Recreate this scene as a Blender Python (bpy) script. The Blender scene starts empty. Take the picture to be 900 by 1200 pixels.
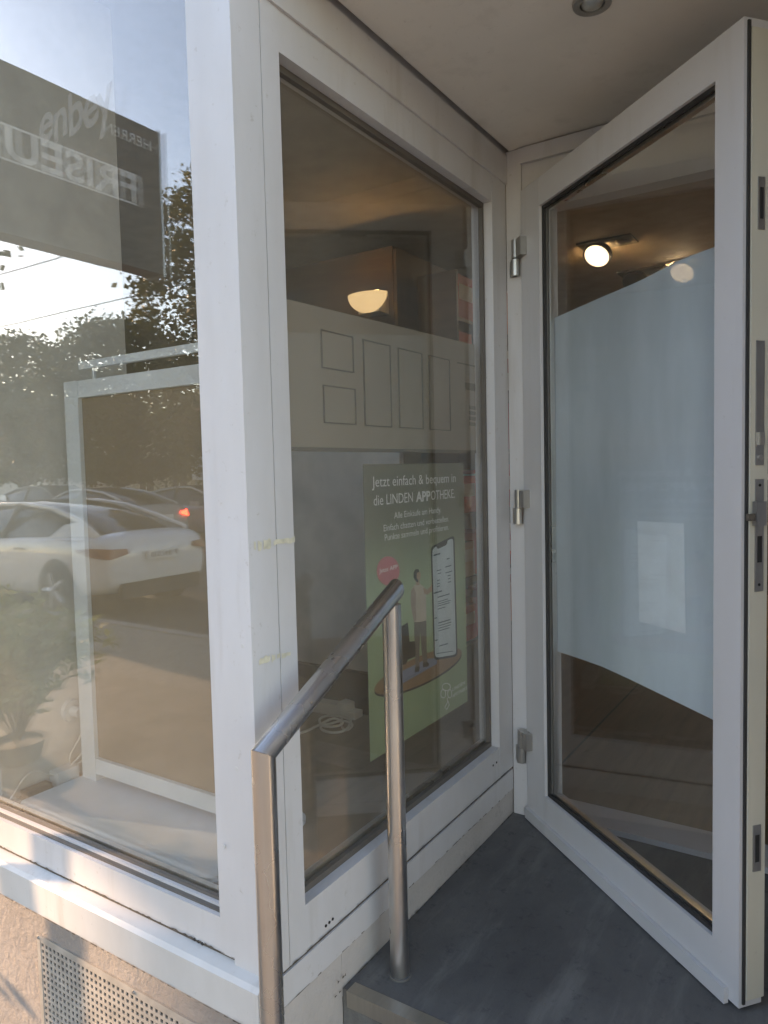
import bpy, bmesh, math, random
from mathutils import Vector, Matrix
R = math.radians
random.seed(7)
S = bpy.context.scene
COL = S.collection

# ------------------------------------------------------------------ camera
FPX, CX, CY = 851.0, 450.0, 600.0          # focal length and centre in photo pixels (900 x 1200)
CAM = Vector((0, 0, 1.15))                 # z = 0 is the top of the entrance landing
_p, _y, _r = R(3.4), R(33.06), R(1.35)
FWD = Vector((-math.sin(_y)*math.cos(_p), math.cos(_y)*math.cos(_p), -math.sin(_p)))
_rt = Vector((math.cos(_y), math.sin(_y), 0)); _up = _rt.cross(FWD)
RGT = _rt*math.cos(_r) - _up*math.sin(_r)
UPV = _rt*math.sin(_r) + _up*math.cos(_r)
cd = bpy.data.cameras.new('camera'); cam = bpy.data.objects.new('camera', cd); COL.objects.link(cam)
cd.sensor_fit = 'VERTICAL'; cd.sensor_height = 24; cd.lens = 24*FPX/1200
cd.clip_start = 0.02; cd.clip_end = 2000
m3 = Matrix((RGT, UPV, -FWD)).transposed()
cam.matrix_world = Matrix.Translation(CAM) @ m3.to_4x4()
S.camera = cam

# ------------------------------------------------------------------ sky, sun, exposure
SUN_AZ, SUN_EL = 17.0, 13.0                # azimuth from -X (along the facade) towards the street (-Y)
sd = Vector((-math.cos(R(SUN_AZ))*math.cos(R(SUN_EL)), -math.sin(R(SUN_AZ))*math.cos(R(SUN_EL)), math.sin(R(SUN_EL))))
W = bpy.data.worlds.new('World'); S.world = W; W.use_nodes = True
nt = W.node_tree; bg = nt.nodes['Background']
sky = nt.nodes.new('ShaderNodeTexSky'); sky.sky_type = 'NISHITA'; sky.sun_disc = False
sky.sun_elevation = R(SUN_EL); sky.sun_rotation = math.atan2(sd.x, sd.y)
sky.air_density = 1.0; sky.dust_density = .2; sky.ozone_density = 2.2
nt.links.new(sky.outputs[0], bg.inputs[0]); bg.inputs[1].default_value = 0.15
sl = bpy.data.lights.new('sun', 'SUN'); so = bpy.data.objects.new('sun', sl); COL.objects.link(so)
sl.energy = 2.0; sl.angle = R(0.6); sl.color = (1.0, 0.78, 0.54)
so.rotation_euler = sd.to_track_quat('Z', 'Y').to_euler(); so.location = (-30, -10, 20)
S.view_settings.view_transform = 'Standard'; S.view_settings.look = 'None'
S.view_settings.exposure = 2.6; S.view_settings.gamma = 1.0
S.view_settings.use_white_balance = True; S.view_settings.white_balance_temperature = 8300; S.view_settings.white_balance_tint = 22
S.render.engine = 'CYCLES'
S.cycles.max_bounces = 16; S.cycles.transparent_max_bounces = 32; S.cycles.glossy_bounces = 6
S.cycles.transmission_bounces = 8; S.cycles.diffuse_bounces = 4

# ------------------------------------------------------------------ helpers
def ray(x, y): return RGT*((x-CX)/FPX) - UPV*((y-CY)/FPX) + FWD
def onp(x, y, ax, v):                      # where the ray of a photo pixel meets the plane axis = v
    d = ray(x, y); return CAM + d*((v-CAM[ax])/d[ax])

def mat(name): 
    m = bpy.data.materials.new(name); m.use_nodes = True
    return m, m.node_tree, m.node_tree.nodes['Principled BSDF']
def noise(t, scale, detail=4, rough=.55, stretch=None, coord='Object'):
    tc = t.nodes.new('ShaderNodeTexCoord'); n = t.nodes.new('ShaderNodeTexNoise')
    n.inputs['Scale'].default_value = scale; n.inputs['Detail'].default_value = detail; n.inputs['Roughness'].default_value = rough
    if stretch:
        mp = t.nodes.new('ShaderNodeMapping'); mp.inputs['Scale'].default_value = stretch
        t.links.new(tc.outputs[coord], mp.inputs[0]); t.links.new(mp.outputs[0], n.inputs['Vector'])
    else: t.links.new(tc.outputs[coord], n.inputs['Vector'])
    return n
def ramp(t, src, stops):
    r = t.nodes.new('ShaderNodeValToRGB'); e = r.color_ramp.elements
    while len(e) < len(stops): e.new(.5)
    for k, (p, c) in zip(e, stops): k.position = p; k.color = (*c, 1)
    t.links.new(src, r.inputs[0]); return r
def mixc(t, fac, a, b):
    m = t.nodes.new('ShaderNodeMix'); m.data_type = 'RGBA'
    for s, v in ((m.inputs[0], fac), (m.inputs[6], a), (m.inputs[7], b)):
        if hasattr(v, 'is_linked') or hasattr(v, 'links'): t.links.new(v, s)
        elif isinstance(v, (int, float)): s.default_value = v
        else: s.default_value = (*v, 1)
    return m.outputs[2]
def bump(t, b, src, strength, dist=.01):
    n = t.nodes.new('ShaderNodeBump'); n.inputs['Strength'].default_value = strength; n.inputs['Distance'].default_value = dist
    t.links.new(src, n.inputs['Height']); t.links.new(n.outputs[0], b.inputs['Normal'])
def plain(name, c, rough=.5, metal=0, var=.12, scale=8, bmp=0):
    m, t, b = mat(name); n = noise(t, scale)
    d = tuple(x*(1-var) for x in c); l = tuple(min(1, x*(1+var)) for x in c)
    r = ramp(t, n.outputs[0], [(.3, d), (.7, l)]); t.links.new(r.outputs[0], b.inputs['Base Color'])
    b.inputs['Roughness'].default_value = rough; b.inputs['Metallic'].default_value = metal
    if bmp: bump(t, b, noise(t, scale*6).outputs[0], bmp, .005)
    return m
def emit(name, c, s):
    m, t, b = mat(name); b.inputs['Base Color'].default_value = (*c, 1)
    b.inputs['Emission Color'].default_value = (*c, 1); b.inputs['Emission Strength'].default_value = s
    return m

def m_paint(name, c, dirt=(.36, .31, .24), amount=.85):
    m, t, b = mat(name)
    n1 = noise(t, 2.2, 6, .6, (1, 1, .35)); n2 = noise(t, 45, 4, .7); n3 = noise(t, 14, 5, .6, (1.0, 1.0, .12))
    r1 = ramp(t, n1.outputs[0], [(.40, (0, 0, 0)), (.70, (amount*.42,)*3)])
    r2 = ramp(t, n2.outputs[0], [(.62, (0, 0, 0)), (.74, (amount*.6,)*3)])
    r3 = ramp(t, n3.outputs[0], [(.52, (0, 0, 0)), (.76, (amount*.45,)*3)])
    a = t.nodes.new('ShaderNodeMath'); a.operation = 'MAXIMUM'; t.links.new(r1.outputs[0], a.inputs[0]); t.links.new(r2.outputs[0], a.inputs[1])
    a2 = t.nodes.new('ShaderNodeMath'); a2.operation = 'MAXIMUM'; t.links.new(a.outputs[0], a2.inputs[0]); t.links.new(r3.outputs[0], a2.inputs[1])
    o = mixc(t, a2.outputs[0], c, dirt); t.links.new(o, b.inputs['Base Color'])
    rr = ramp(t, n1.outputs[0], [(.3, (.30,)*3), (.75, (.5,)*3)]); t.links.new(rr.outputs[0], b.inputs['Roughness'])
    bump(t, b, noise(t, 160, 3).outputs[0], .06, .002)
    return m
def m_glass(name, r0=.09, dust_haze=.035, dust_haze_c=(.62, .58, .5), smear=2.0):  # pane dust, thickened and warmed so its colour also carries the lens haze
    m = bpy.data.materials.new(name); m.use_nodes = True; t = m.node_tree
    for n in list(t.nodes): t.nodes.remove(n)
    out = t.nodes.new('ShaderNodeOutputMaterial')
    tr = t.nodes.new('ShaderNodeBsdfTransparent'); tr.inputs[0].default_value = (.985, .985, .978, 1)
    gl = t.nodes.new('ShaderNodeBsdfGlossy'); gl.inputs['Roughness'].default_value = 0.0; gl.inputs[0].default_value = (1, 1, 1, 1)
    nb_ = noise(t, 2.2, 2, .4); bp_ = t.nodes.new('ShaderNodeBump'); bp_.inputs['Strength'].default_value = .12; bp_.inputs['Distance'].default_value = .004; t.links.new(nb_.outputs[0], bp_.inputs['Height']); t.links.new(bp_.outputs[0], gl.inputs['Normal'])
    lw = t.nodes.new('ShaderNodeLayerWeight'); lw.inputs[0].default_value = .5
    p = t.nodes.new('ShaderNodeMath'); p.operation = 'POWER'; p.inputs[1].default_value = 5; t.links.new(lw.outputs['Facing'], p.inputs[0])
    ma = t.nodes.new('ShaderNodeMath'); ma.operation = 'MULTIPLY_ADD'; ma.inputs[1].default_value = 1-r0; ma.inputs[2].default_value = r0
    t.links.new(p.outputs[0], ma.inputs[0])
    mx = t.nodes.new('ShaderNodeMixShader'); t.links.new(ma.outputs[0], mx.inputs[0]); t.links.new(tr.outputs[0], mx.inputs[1]); t.links.new(gl.outputs[0], mx.inputs[2])
    df = t.nodes.new('ShaderNodeBsdfDiffuse'); df.inputs[0].default_value = (*dust_haze_c, 1)
    tl = t.nodes.new('ShaderNodeBsdfTranslucent'); tl.inputs[0].default_value = (*dust_haze_c, 1)
    md = t.nodes.new('ShaderNodeMixShader'); md.inputs[0].default_value = .45; t.links.new(df.outputs[0], md.inputs[1]); t.links.new(tl.outputs[0], md.inputs[2])
    n = noise(t, smear, 6, .65, (1, 1, .5)); n2 = noise(t, 120, 3, .7)
    r = ramp(t, n.outputs[0], [(.3, (dust_haze*.5,)*3), (.75, (dust_haze*1.5,)*3)]); r2 = ramp(t, n2.outputs[0], [(.68, (0,)*3), (.8, (dust_haze*1.2,)*3)])
    ad = t.nodes.new('ShaderNodeMath'); ad.operation = 'ADD'; t.links.new(r.outputs[0], ad.inputs[0]); t.links.new(r2.outputs[0], ad.inputs[1])
    m2 = t.nodes.new('ShaderNodeMixShader'); t.links.new(ad.outputs[0], m2.inputs[0]); t.links.new(mx.outputs[0], m2.inputs[1]); t.links.new(md.outputs[0], m2.inputs[2])
    t.links.new(m2.outputs[0], out.inputs[0]); return m
def m_film(name, c=(.76, .87, .93), thru=.12):
    m = bpy.data.materials.new(name); m.use_nodes = True; t = m.node_tree
    for n in list(t.nodes): t.nodes.remove(n)
    out = t.nodes.new('ShaderNodeOutputMaterial')
    n = noise(t, 3.4, 5, .6, (1, 1, .3)); r = ramp(t, n.outputs[0], [(.32, tuple(x*.74 for x in c)), (.68, c)])
    df = t.nodes.new('ShaderNodeBsdfDiffuse'); t.links.new(r.outputs[0], df.inputs[0])
    tl = t.nodes.new('ShaderNodeBsdfTranslucent'); t.links.new(r.outputs[0], tl.inputs[0])
    tr = t.nodes.new('ShaderNodeBsdfTransparent')
    a = t.nodes.new('ShaderNodeMixShader'); a.inputs[0].default_value = .2; t.links.new(df.outputs[0], a.inputs[1]); t.links.new(tl.outputs[0], a.inputs[2])
    b = t.nodes.new('ShaderNodeMixShader'); b.inputs[0].default_value = thru; t.links.new(a.outputs[0], b.inputs[1]); t.links.new(tr.outputs[0], b.inputs[2])
    t.links.new(b.outputs[0], out.inputs[0]); return m
def m_steel(name, c=(.62, .60, .57), rough=.26, vert=True):
    m, t, b = mat(name); b.inputs['Metallic'].default_value = 1
    n = noise(t, 60, 4, .6, (1, 1, .04) if vert else (1, .05, .05)); n2 = noise(t, 5, 4)
    r = ramp(t, n.outputs[0], [(.3, tuple(x*.85 for x in c)), (.7, c)]); t.links.new(r.outputs[0], b.inputs['Base Color'])
    rr = ramp(t, n2.outputs[0], [(.3, (rough*.8,)*3), (.75, (rough*1.5,)*3)]); t.links.new(rr.outputs[0], b.inputs['Roughness'])
    bump(t, b, n.outputs[0], .05, .001); return m
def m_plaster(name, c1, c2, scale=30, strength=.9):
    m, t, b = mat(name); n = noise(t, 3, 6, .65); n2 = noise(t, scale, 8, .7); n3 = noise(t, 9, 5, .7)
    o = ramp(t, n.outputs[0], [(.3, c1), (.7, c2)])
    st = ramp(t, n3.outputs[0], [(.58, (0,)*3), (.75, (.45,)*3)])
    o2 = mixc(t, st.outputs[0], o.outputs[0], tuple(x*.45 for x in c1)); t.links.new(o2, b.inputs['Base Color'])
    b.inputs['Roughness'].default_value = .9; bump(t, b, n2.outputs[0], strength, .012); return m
def m_floor():
    m, t, b = mat('landing_rubber'); n = noise(t, 1.7, 8, .7, (1, .55, 1)); n2 = noise(t, 150, 4, .7); n3 = noise(t, 5, 6, .65, (1.6, .3, 1)); n4 = noise(t, 22, 6, .75)
    o = ramp(t, n.outputs[0], [(.34, (.080, .077, .074)), (.5, (.128, .122, .113)), (.66, (.20, .187, .165))])
    st = ramp(t, n3.outputs[0], [(.5, (0,)*3), (.64, (.6,)*3)])
    o2 = mixc(t, st.outputs[0], o.outputs[0], (.22, .21, .19))
    sp_ = ramp(t, n4.outputs[0], [(.56, (0,)*3), (.66, (.5,)*3)])
    o3 = mixc(t, sp_.outputs[0], o2, (.045, .044, .045)); t.links.new(o3, b.inputs['Base Color'])
    rr = ramp(t, n.outputs[0], [(.35, (.55,)*3), (.65, (.85,)*3)]); t.links.new(rr.outputs[0], b.inputs['Roughness']); b.inputs['Specular IOR Level'].default_value = .3
    bump(t, b, n2.outputs[0], .4, .003); return m
def m_wood(name, c1, c2, rough=.4, stretch=(12, 1, 1)):
    m, t, b = mat(name); n = noise(t, 2.5, 6, .6, stretch); r = ramp(t, n.outputs[0], [(.3, c1), (.7, c2)])
    t.links.new(r.outputs[0], b.inputs['Base Color']); b.inputs['Roughness'].default_value = rough; return m
def m_leaf(name, c1, c2):
    m, t, b = mat(name); n = noise(t, 1.3, 4); g = t.nodes.new('ShaderNodeNewGeometry')
    a = t.nodes.new('ShaderNodeMath'); a.operation = 'MULTIPLY_ADD'; a.inputs[1].default_value = .4; a.inputs[2].default_value = .3
    t.links.new(n.outputs[0], a.inputs[0])
    r = ramp(t, n.outputs[0], [(.35, c1), (.65, c2)]); t.links.new(r.outputs[0], b.inputs['Base Color'])
    b.inputs['Roughness'].default_value = .5
    tl = t.nodes.new('ShaderNodeBsdfTranslucent'); t.links.new(r.outputs[0], tl.inputs[0])
    mx = t.nodes.new('ShaderNodeMixShader'); mx.inputs[0].default_value = .35
    t.links.new(b.outputs[0], mx.inputs[1]); t.links.new(tl.outputs[0], mx.inputs[2])
    t.links.new(mx.outputs[0], t.nodes['Material Output'].inputs[0]); return m

M = dict(
    white=m_paint('white_paint', (.60, .58, .57)), door=m_paint('door_paint', (.60, .58, .57), amount=.55),
    cream=m_paint('door_edge_cream', (.60, .555, .44), amount=.6), ledge=m_paint('ledge_paint', (.62, .60, .57), (.25, .2, .14), .9),
    ceil=m_paint('soffit_paint', (.80, .75, .67), amount=.5),
    glass=m_glass('window_glass', .058, .046, (.76, .62, .42)), sglass=m_glass('side_window_glass', .075, .105, (.68, .58, .45)), dglass=m_glass('door_glass', .06, .05, (.66, .57, .44), smear=1.5), vinylf=m_film('faint_vinyl', (.66, .62, .56), .80), film=m_film('frosted_film'),
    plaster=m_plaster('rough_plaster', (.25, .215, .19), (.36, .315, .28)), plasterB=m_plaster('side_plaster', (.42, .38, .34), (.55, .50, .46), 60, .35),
    steel=m_steel('brushed_steel'), hinge=m_steel('hinge_steel', (.55, .53, .5), .3), lock=m_steel('lock_steel', (.42, .41, .40), .4),
    bead=plain('bead_brown', (.13, .11, .09), .5), rubber=plain('gasket_rubber', (.03, .028, .026), .6), spacer=m_steel('glass_spacer', (.75, .74, .7), .3), grime=plain('grime', (.10, .08, .06), .9, 0, .5, 90),
    floor=m_floor(), step=plain('step_stone', (.10, .10, .105), .7, 0, .3, 12, .2), nosing=m_steel('nosing_metal', (.5, .47, .42), .4, False),
    dark=plain('dark_gap', (.02, .018, .016), .8), vent=plain('vent_metal', (.42, .38, .33), .55, .3, .2, 20), ventback=plain('vent_dark', (.03, .026, .022), .9),
    facade=m_plaster('facade_render', (.50, .47, .42), (.58, .55, .5), 40, .3),
    pale=m_plaster('pale_render', (.68, .64, .57), (.76, .72, .66), 40, .3), tape=plain('old_tape', (.60, .55, .41), .6, 0, .2, 60),
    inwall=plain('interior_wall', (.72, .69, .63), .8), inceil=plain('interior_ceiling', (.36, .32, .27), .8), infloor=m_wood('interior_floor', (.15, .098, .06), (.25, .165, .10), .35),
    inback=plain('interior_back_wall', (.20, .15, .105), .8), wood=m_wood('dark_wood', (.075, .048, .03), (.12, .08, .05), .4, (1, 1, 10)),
    niche=m_wood('niche_floor', (.20, .145, .095), (.30, .22, .15), .45), screenwhite=plain('display_white', (.72, .75, .75), .35, 0, .04), screen=plain('display_brown', (.25, .175, .105), .45, 0, .06, 4),
    plate=plain('display_plate', (.58, .68, .75), .3, 0, .04), panel=plain('info_panel', (.32, .27, .21), .6, 0, .06, 3), line=plain('panel_line', (.13, .11, .085), .7),
    brass=m_steel('brass', (.78, .58, .28), .3), cable=plain('white_cable', (.72, .68, .6), .5), socket=plain('socket_white', (.72, .71, .68), .4, 0, .03),
    lampglow=emit('lamp_glow', (1.0, .80, .45), .15), spotglow=emit('spot_glow', (1.0, .84, .55), .5), spotdim=emit('spot_dim', (1.0, .84, .6), .07), spotbright=emit('spot_bright', (1.0, .86, .6), 3.5), spotdark=plain('spot_plate', (.03, .03, .03), .5),
    asphalt=plain('asphalt', (.06, .058, .055), .9, 0, .3, 6, .3), paving=plain('paving', (.30, .26, .21), .9, 0, .2, 5, .3), mosaic=plain('mosaic_paving', (.34, .30, .25), .9, 0, .3, 30, .5),
    kerb=plain('kerb_stone', (.35, .33, .30), .85, 0, .2, 10), earth=plain('ground', (.16, .14, .11), .95, 0, .3, .5),
    leaf=m_leaf('leaf_green', (.035, .055, .014), (.085, .10, .025)), leafg=m_leaf('leaf_golden', (.07, .075, .018), (.15, .13, .03)), leafs=m_leaf('shrub_leaf', (.11, .16, .05), (.26, .30, .13)),
    bark=plain('bark', (.10, .08, .06), .95, 0, .35, 14, .5), pot=plain('planter', (.10, .085, .07), .8),
    carw=None, tyre=plain('tyre', (.02, .02, .02), .8), rim=m_steel('rim', (.35, .35, .36), .35), red=plain('tail_light_red', (.45, .03, .02), .2), redlit=emit('brake_light_lit', (1, .06, .03), 6),
    lens=plain('tail_lens', (.30, .09, .04), .2), plateW=plain('plate_white', (.75, .74, .70), .4, 0, .02), black=plain('black_print', (.02, .02, .02), .6),
    sign=plain('sign_brown', (.11, .092, .075), .4, 0, .1, 2), signtext=plain('sign_letters', (.85, .84, .82), .5), vinyl=plain('white_vinyl', (.88, .87, .83), .6),
    roof=plain('roof_tile', (.22, .09, .06), .8), house1=plain('house_white', (.66, .63, .57), .9), house2=plain('house_cream', (.55, .46, .33), .9), winglass=plain('house_window', (.05, .06, .07), .15),
    notice=plain('notice_paper', (.73, .81, .85), .7, 0, .06, 14), paper=plain('paper', (.78, .80, .80), .7, 0, .03),
)
def carpaint(n, c):
    m, t, b = mat(n); b.inputs['Base Color'].default_value = (*c, 1); b.inputs['Roughness'].default_value = .25; b.inputs['Coat Weight'].default_value = .8
    return m
M['carw'] = carpaint('car_white', (.74, .73, .71)); M['card'] = carpaint('car_dark', (.05, .05, .055)); M['cars'] = carpaint('car_silver', (.34, .34, .34)); M['carb'] = carpaint('car_blue', (.08, .12, .2))
_m, _t, _b = mat('car_glass'); _b.inputs['Base Color'].default_value = (.02, .022, .022, 1); _b.inputs['Roughness'].default_value = .05; M['carg'] = _m

def link(name, me, m, parent=None):
    o = bpy.data.objects.new(name, me); COL.objects.link(o)
    if m is not None:
        for x in (m if isinstance(m, (list, tuple)) else [m]): me.materials.append(x)
    if parent is not None: o.parent = parent
    return o
def fin(name, bm, m, parent=None, smooth=False, bev=0, ang=None):
    if bev: bmesh.ops.bevel(bm, geom=[e for e in bm.edges if len(e.link_faces) == 2 and e.calc_face_angle(0) > .5], offset=bev, segments=2, affect='EDGES', profile=.6)
    bmesh.ops.recalc_face_normals(bm, faces=bm.faces)
    me = bpy.data.meshes.new(name); bm.to_mesh(me); bm.free()
    if smooth:
        for p in me.polygons: p.use_smooth = True
        if ang: me.set_sharp_from_angle(angle=R(ang))
    return link(name, me, m, parent)
def box(bm, x0, x1, y0, y1, z0, z1, mi=0):
    v = [bm.verts.new((x, y, z)) for x in (x0, x1) for y in (y0, y1) for z in (z0, z1)]
    for f in ((0, 1, 3, 2), (4, 6, 7, 5), (0, 4, 5, 1), (2, 3, 7, 6), (0, 2, 6, 4), (1, 5, 7, 3)):
        bm.faces.new([v[i] for i in f]).material_index = mi
    return v
def B(name, x0, x1, y0, y1, z0, z1, m, parent=None, bev=0):
    bm = bmesh.new(); box(bm, min(x0, x1), max(x0, x1), min(y0, y1), max(y0, y1), min(z0, z1), max(z0, z1)); return fin(name, bm, M[m] if isinstance(m, str) else m, parent, bev=bev)
def tube(bm, pts, r, n=12, caps=True):
    pts = [Vector(p) for p in pts]; rings = []; ref = None
    for i, p in enumerate(pts):
        d = (pts[min(i+1, len(pts)-1)] - pts[max(i-1, 0)]).normalized()
        if ref is None or abs(d.dot(ref)) > .97: ref = Vector((0, 0, 1)) if abs(d.z) < .9 else Vector((1, 0, 0))
        a = d.cross(ref).normalized(); b = d.cross(a); ref = a.cross(d) if False else ref
        rr = r[i] if isinstance(r, (list, tuple)) else r
        rings.append([bm.verts.new(p + a*rr*math.cos(2*math.pi*k/n) + b*rr*math.sin(2*math.pi*k/n)) for k in range(n)])
    for q, w in zip(rings, rings[1:]):
        for k in range(n): bm.faces.new((q[k], q[(k+1) % n], w[(k+1) % n], w[k]))
    if caps: bm.faces.new(rings[0][::-1]); bm.faces.new(rings[-1])
def tag(o, label, cat, group=None):
    o['label'] = label; o['category'] = cat
    if group: o['group'] = group
    return o
def struct(o): o['kind'] = 'structure'; return o
def thing(name, label, cat, group=None):
    o = bpy.data.objects.new(name, None); COL.objects.link(o); o.empty_display_size = .1
    return tag(o, label, cat, group)
def set_base(root, loc, rz=0):             # move an Empty to the thing's base, keep its parts where they stand
    root.location = loc
    inv = Matrix.Translation(Vector(loc)).inverted()
    for c in root.children: c.matrix_parent_inverse = inv
def copy_tree(o, parent=None):
    c = o.copy(); COL.objects.link(c)
    if parent is not None: c.parent = parent
    for ch in list(o.children): copy_tree(ch, c)
    return c
def prism(name, pts, d, m, parent=None, bev=0): # pts: closed 3D outline, extruded by vector d
    bm = bmesh.new(); a = [bm.verts.new(p) for p in pts]; b = [bm.verts.new(Vector(p)+Vector(d)) for p in pts]
    bm.faces.new(a); bm.faces.new(b[::-1]); n = len(a)
    for k in range(n): bm.faces.new((a[k], a[(k+1) % n], b[(k+1) % n], b[k]))
    return fin(name, bm, M[m] if isinstance(m, str) else m, parent, bev=bev)
def text_mesh(body, size=1.0, align='LEFT', offset=0.0, shear=0.0, spacing=1.0, depth=0.0):
    cu = bpy.data.curves.new('text', 'FONT'); cu.body = body; cu.size = size; cu.align_x = align; cu.offset = offset; cu.shear = shear
    cu.space_character = spacing; cu.resolution_u = 3; cu.extrude = depth
    ob = bpy.data.objects.new('text', cu); COL.objects.link(ob); bpy.context.view_layer.update()
    me = bpy.data.meshes.new_from_object(ob.evaluated_get(bpy.context.evaluated_depsgraph_get()))
    bpy.data.objects.remove(ob); bpy.data.curves.remove(cu); return me
def text_fit(name, body, o, u, v, width, height, m, parent, bold=0):   # lettering from o along u, up v, scaled to width x cap height
    me = text_mesh(body, 1.0, offset=bold); xs = [k.co.x for k in me.vertices]; x0, x1 = min(xs), max(xs)
    sx = width/(x1-x0); sy = height/.69
    for k in me.vertices: k.co = o + u*((k.co.x-x0)*sx) + v*(k.co.y*sy)
    return link(name, me, M[m], parent)

# ------------------------------------------------------------------ key planes
XB, YA = -0.94, 0.985                      # outer faces of the side window frame and of the street front
XG, YG = -0.982, 1.027                     # their glass
ZP, ZR = -0.51, -0.63                      # pavement, road
ZT = 2.135                                 # soffit of the entrance

# ------------------------------------------------------------------ ground, pavement, road
def sheet(name, x0, x1, y0, y1, z, m):
    bm = bmesh.new(); bm.faces.new([bm.verts.new(p) for p in ((x0, y0, z), (x1, y0, z), (x1, y1, z), (x0, y1, z))]); return struct(fin(name, bm, M[m]))
sheet('ground', -900, 900, -900, 900, ZR-.03, 'earth')
sheet('road', -200, 200, -13, -3.11, ZR, 'asphalt')
struct(B('pavement', -120, 60, -1.7, 12, ZR-.05, ZP, 'paving'))
struct(B('mosaic_strip', -120, 60, -2.97, -1.705, ZR-.05, ZP-.003, 'mosaic'))
kb = struct(B('kerb', -60, 30, -3.08, -2.975, ZR-.05, ZP-.03, 'kerb'))
me = None
for k in range(26):
    x = -19.0 + k*.9
    if me is None:
        bm = bmesh.new(); box(bm, 0, .888, 0, .13, 0, .125); s = fin('kerb_stone', bm, M['kerb'], kb, bev=.012); me = s.data
    else: s = bpy.data.objects.new('kerb_stone', me); COL.objects.link(s); s.parent = kb
    s.location = (x, -3.10, ZR+.004 + random.uniform(-.003, .003))
struct(B('far_pavement', -120, 60, -19, -13.0, ZR-.05, ZP, 'paving'))

# ------------------------------------------------------------------ shop building: shell
bld = thing('shop_building', 'shop building with white framed corner windows and a recessed entrance', 'building')
P = lambda *a, **k: B(*a, parent=bld, **k)
P('upper_wall', -9, 7, YA+.01, 9, 2.66, 9, 'facade')
P('front_wall', -9, -2.03, YA+.02, 1.25, ZP-.02, 2.66, 'facade')
P('right_wall', .10, 7, YA+.01, 9, ZP-.02, 2.66, 'pale')
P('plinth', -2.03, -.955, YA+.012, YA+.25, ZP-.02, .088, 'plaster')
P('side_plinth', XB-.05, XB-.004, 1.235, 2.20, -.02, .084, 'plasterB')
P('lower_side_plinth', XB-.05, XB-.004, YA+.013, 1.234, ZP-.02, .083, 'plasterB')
P('wall_above_side_window', XB-.06, XB-.003, YA+.02, 2.27, 2.126, 2.66, 'white')
P('entrance_fascia', XB, .10, YA+.012, YA+.06, ZT+.03, 2.66, 'white')
P('entrance_ceiling', XB+.014, .10, YA+.065, 2.19, ZT, ZT+.02, 'ceil')
P('ceiling_backing', XB, .10, YA+.065, 2.195, ZT+.022, ZT+.04, 'dark')
# ledge below the front window and below the side window
def ledge_bm():
    bm = bmesh.new()
    for x in (-2.03, -.932):
        pass
    pr = [(YA+.012, .092), (YA-.028, .092), (YA-.030, .168), (YA-.022, .176), (YA+.012, .186)]
    a = [bm.verts.new((-2.03, y, z)) for y, z in pr]; b = [bm.verts.new((-.930, y, z)) for y, z in pr]; n = len(pr)
    bm.faces.new(a); bm.faces.new(b[::-1])
    for k in range(n): bm.faces.new((a[k], a[(k+1) % n], b[(k+1) % n], b[k]))
    return bm
fin('sill_ledge', ledge_bm(), M['ledge'], bld, bev=.002)
P('side_ledge', XB-.04, XB+.002, YA+.014, 2.185, .086, .1525, 'white', bev=.002)
P('ledge_joint', XB-.04, XB-.002, YA+.02, 2.18, .1525, .1575, 'grime')
P('ledge_joint', -2.03, -.95, YA+.003, YA+.02, .1845, .1885, 'grime')

# ------------------------------------------------------------------ windows (frame > pane, gasket, spacer, drain holes)
def member(bm, *a): box(bm, *a)
# front window: post-side stile, bottom rail
fr = bmesh.new()
box(fr, -1.055, -.945, YA, YA+.075, .19, 2.66)          # stile by the corner
wf = fin('front_window_frame', fr, M['white'], bld, bev=.003)
B('bottom_rail', -2.03, -1.057, YA+.002, YA+.075, .19, .262, 'white', wf, bev=.003)
B('top_rail', -2.03, -1.057, YA+.002, YA+.075, 2.58, 2.66, 'white', wf, bev=.003)
B('glazing_bead', -2.03, -1.057, YA+.012, YA+.022, .2622, .266, 'bead', wf)
B('glazing_strip', -2.03, -1.057, YA+.0225, YA+.031, .2622, .271, 'white', wf)
B('glazing_bead', -2.03, -1.057, YA+.0315, YA+.041, .2622, .277, 'bead', wf)
B('spacer', -2.03, -1.062, YG+.004, YG+.016, .263, .281, 'spacer', wf)
B('glazing_bead', -1.064, -1.0555, YA+.032, YA+.041, .278, 2.58, 'bead', wf)
B('pane', -2.03, -1.056, YG, YG+.002, .262, 2.58, 'glass', wf)
B('pane', -2.03, -1.056, YG+.018, YG+.020, .262, 2.58, 'glass', wf)
# corner post (two faces with a groove)
P('corner_post', XB-.075, XB, YA-.003, 1.0585, .1585, 2.64, 'white', bev=.003)
# side window
sf = bmesh.new(); box(sf, XB-.07, XB, 1.061, 1.112, .158, 2.125)
sw = fin('side_window_frame', sf, M['white'], bld, bev=.003)
B('bottom_rail', XB-.07, XB-.001, 1.113, 2.086, .158, .256, 'white', sw, bev=.003)
B('top_rail', XB-.07, XB-.001, 1.113, 2.086, 1.955, 2.125, 'white', sw, bev=.003)
B('top_moulding', XB-.0005, XB+.006, 1.062, 2.19, 2.035, 2.125, 'white', sw, bev=.002)
B('stile', XB-.07, XB, 2.087, 2.19, .158, 2.125, 'white', sw, bev=.003)
B('glazing_bead', XB-.041, XB-.028, 1.113, 2.086, .256, .270, 'bead', sw)
B('spacer', XG-.020, XG-.005, 1.117, 2.08, .257, .276, 'spacer', sw)
B('glazing_bead', XB-.041, XB-.028, 2.074, 2.086, .271, 1.94, 'bead', sw)
B('glazing_bead', XB-.041, XB-.028, 1.113, 2.086, 1.941, 1.955, 'bead', sw)
B('pane', XG-.004, XG, 1.113, 2.086, .256, 1.955, 'sglass', sw)
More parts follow.
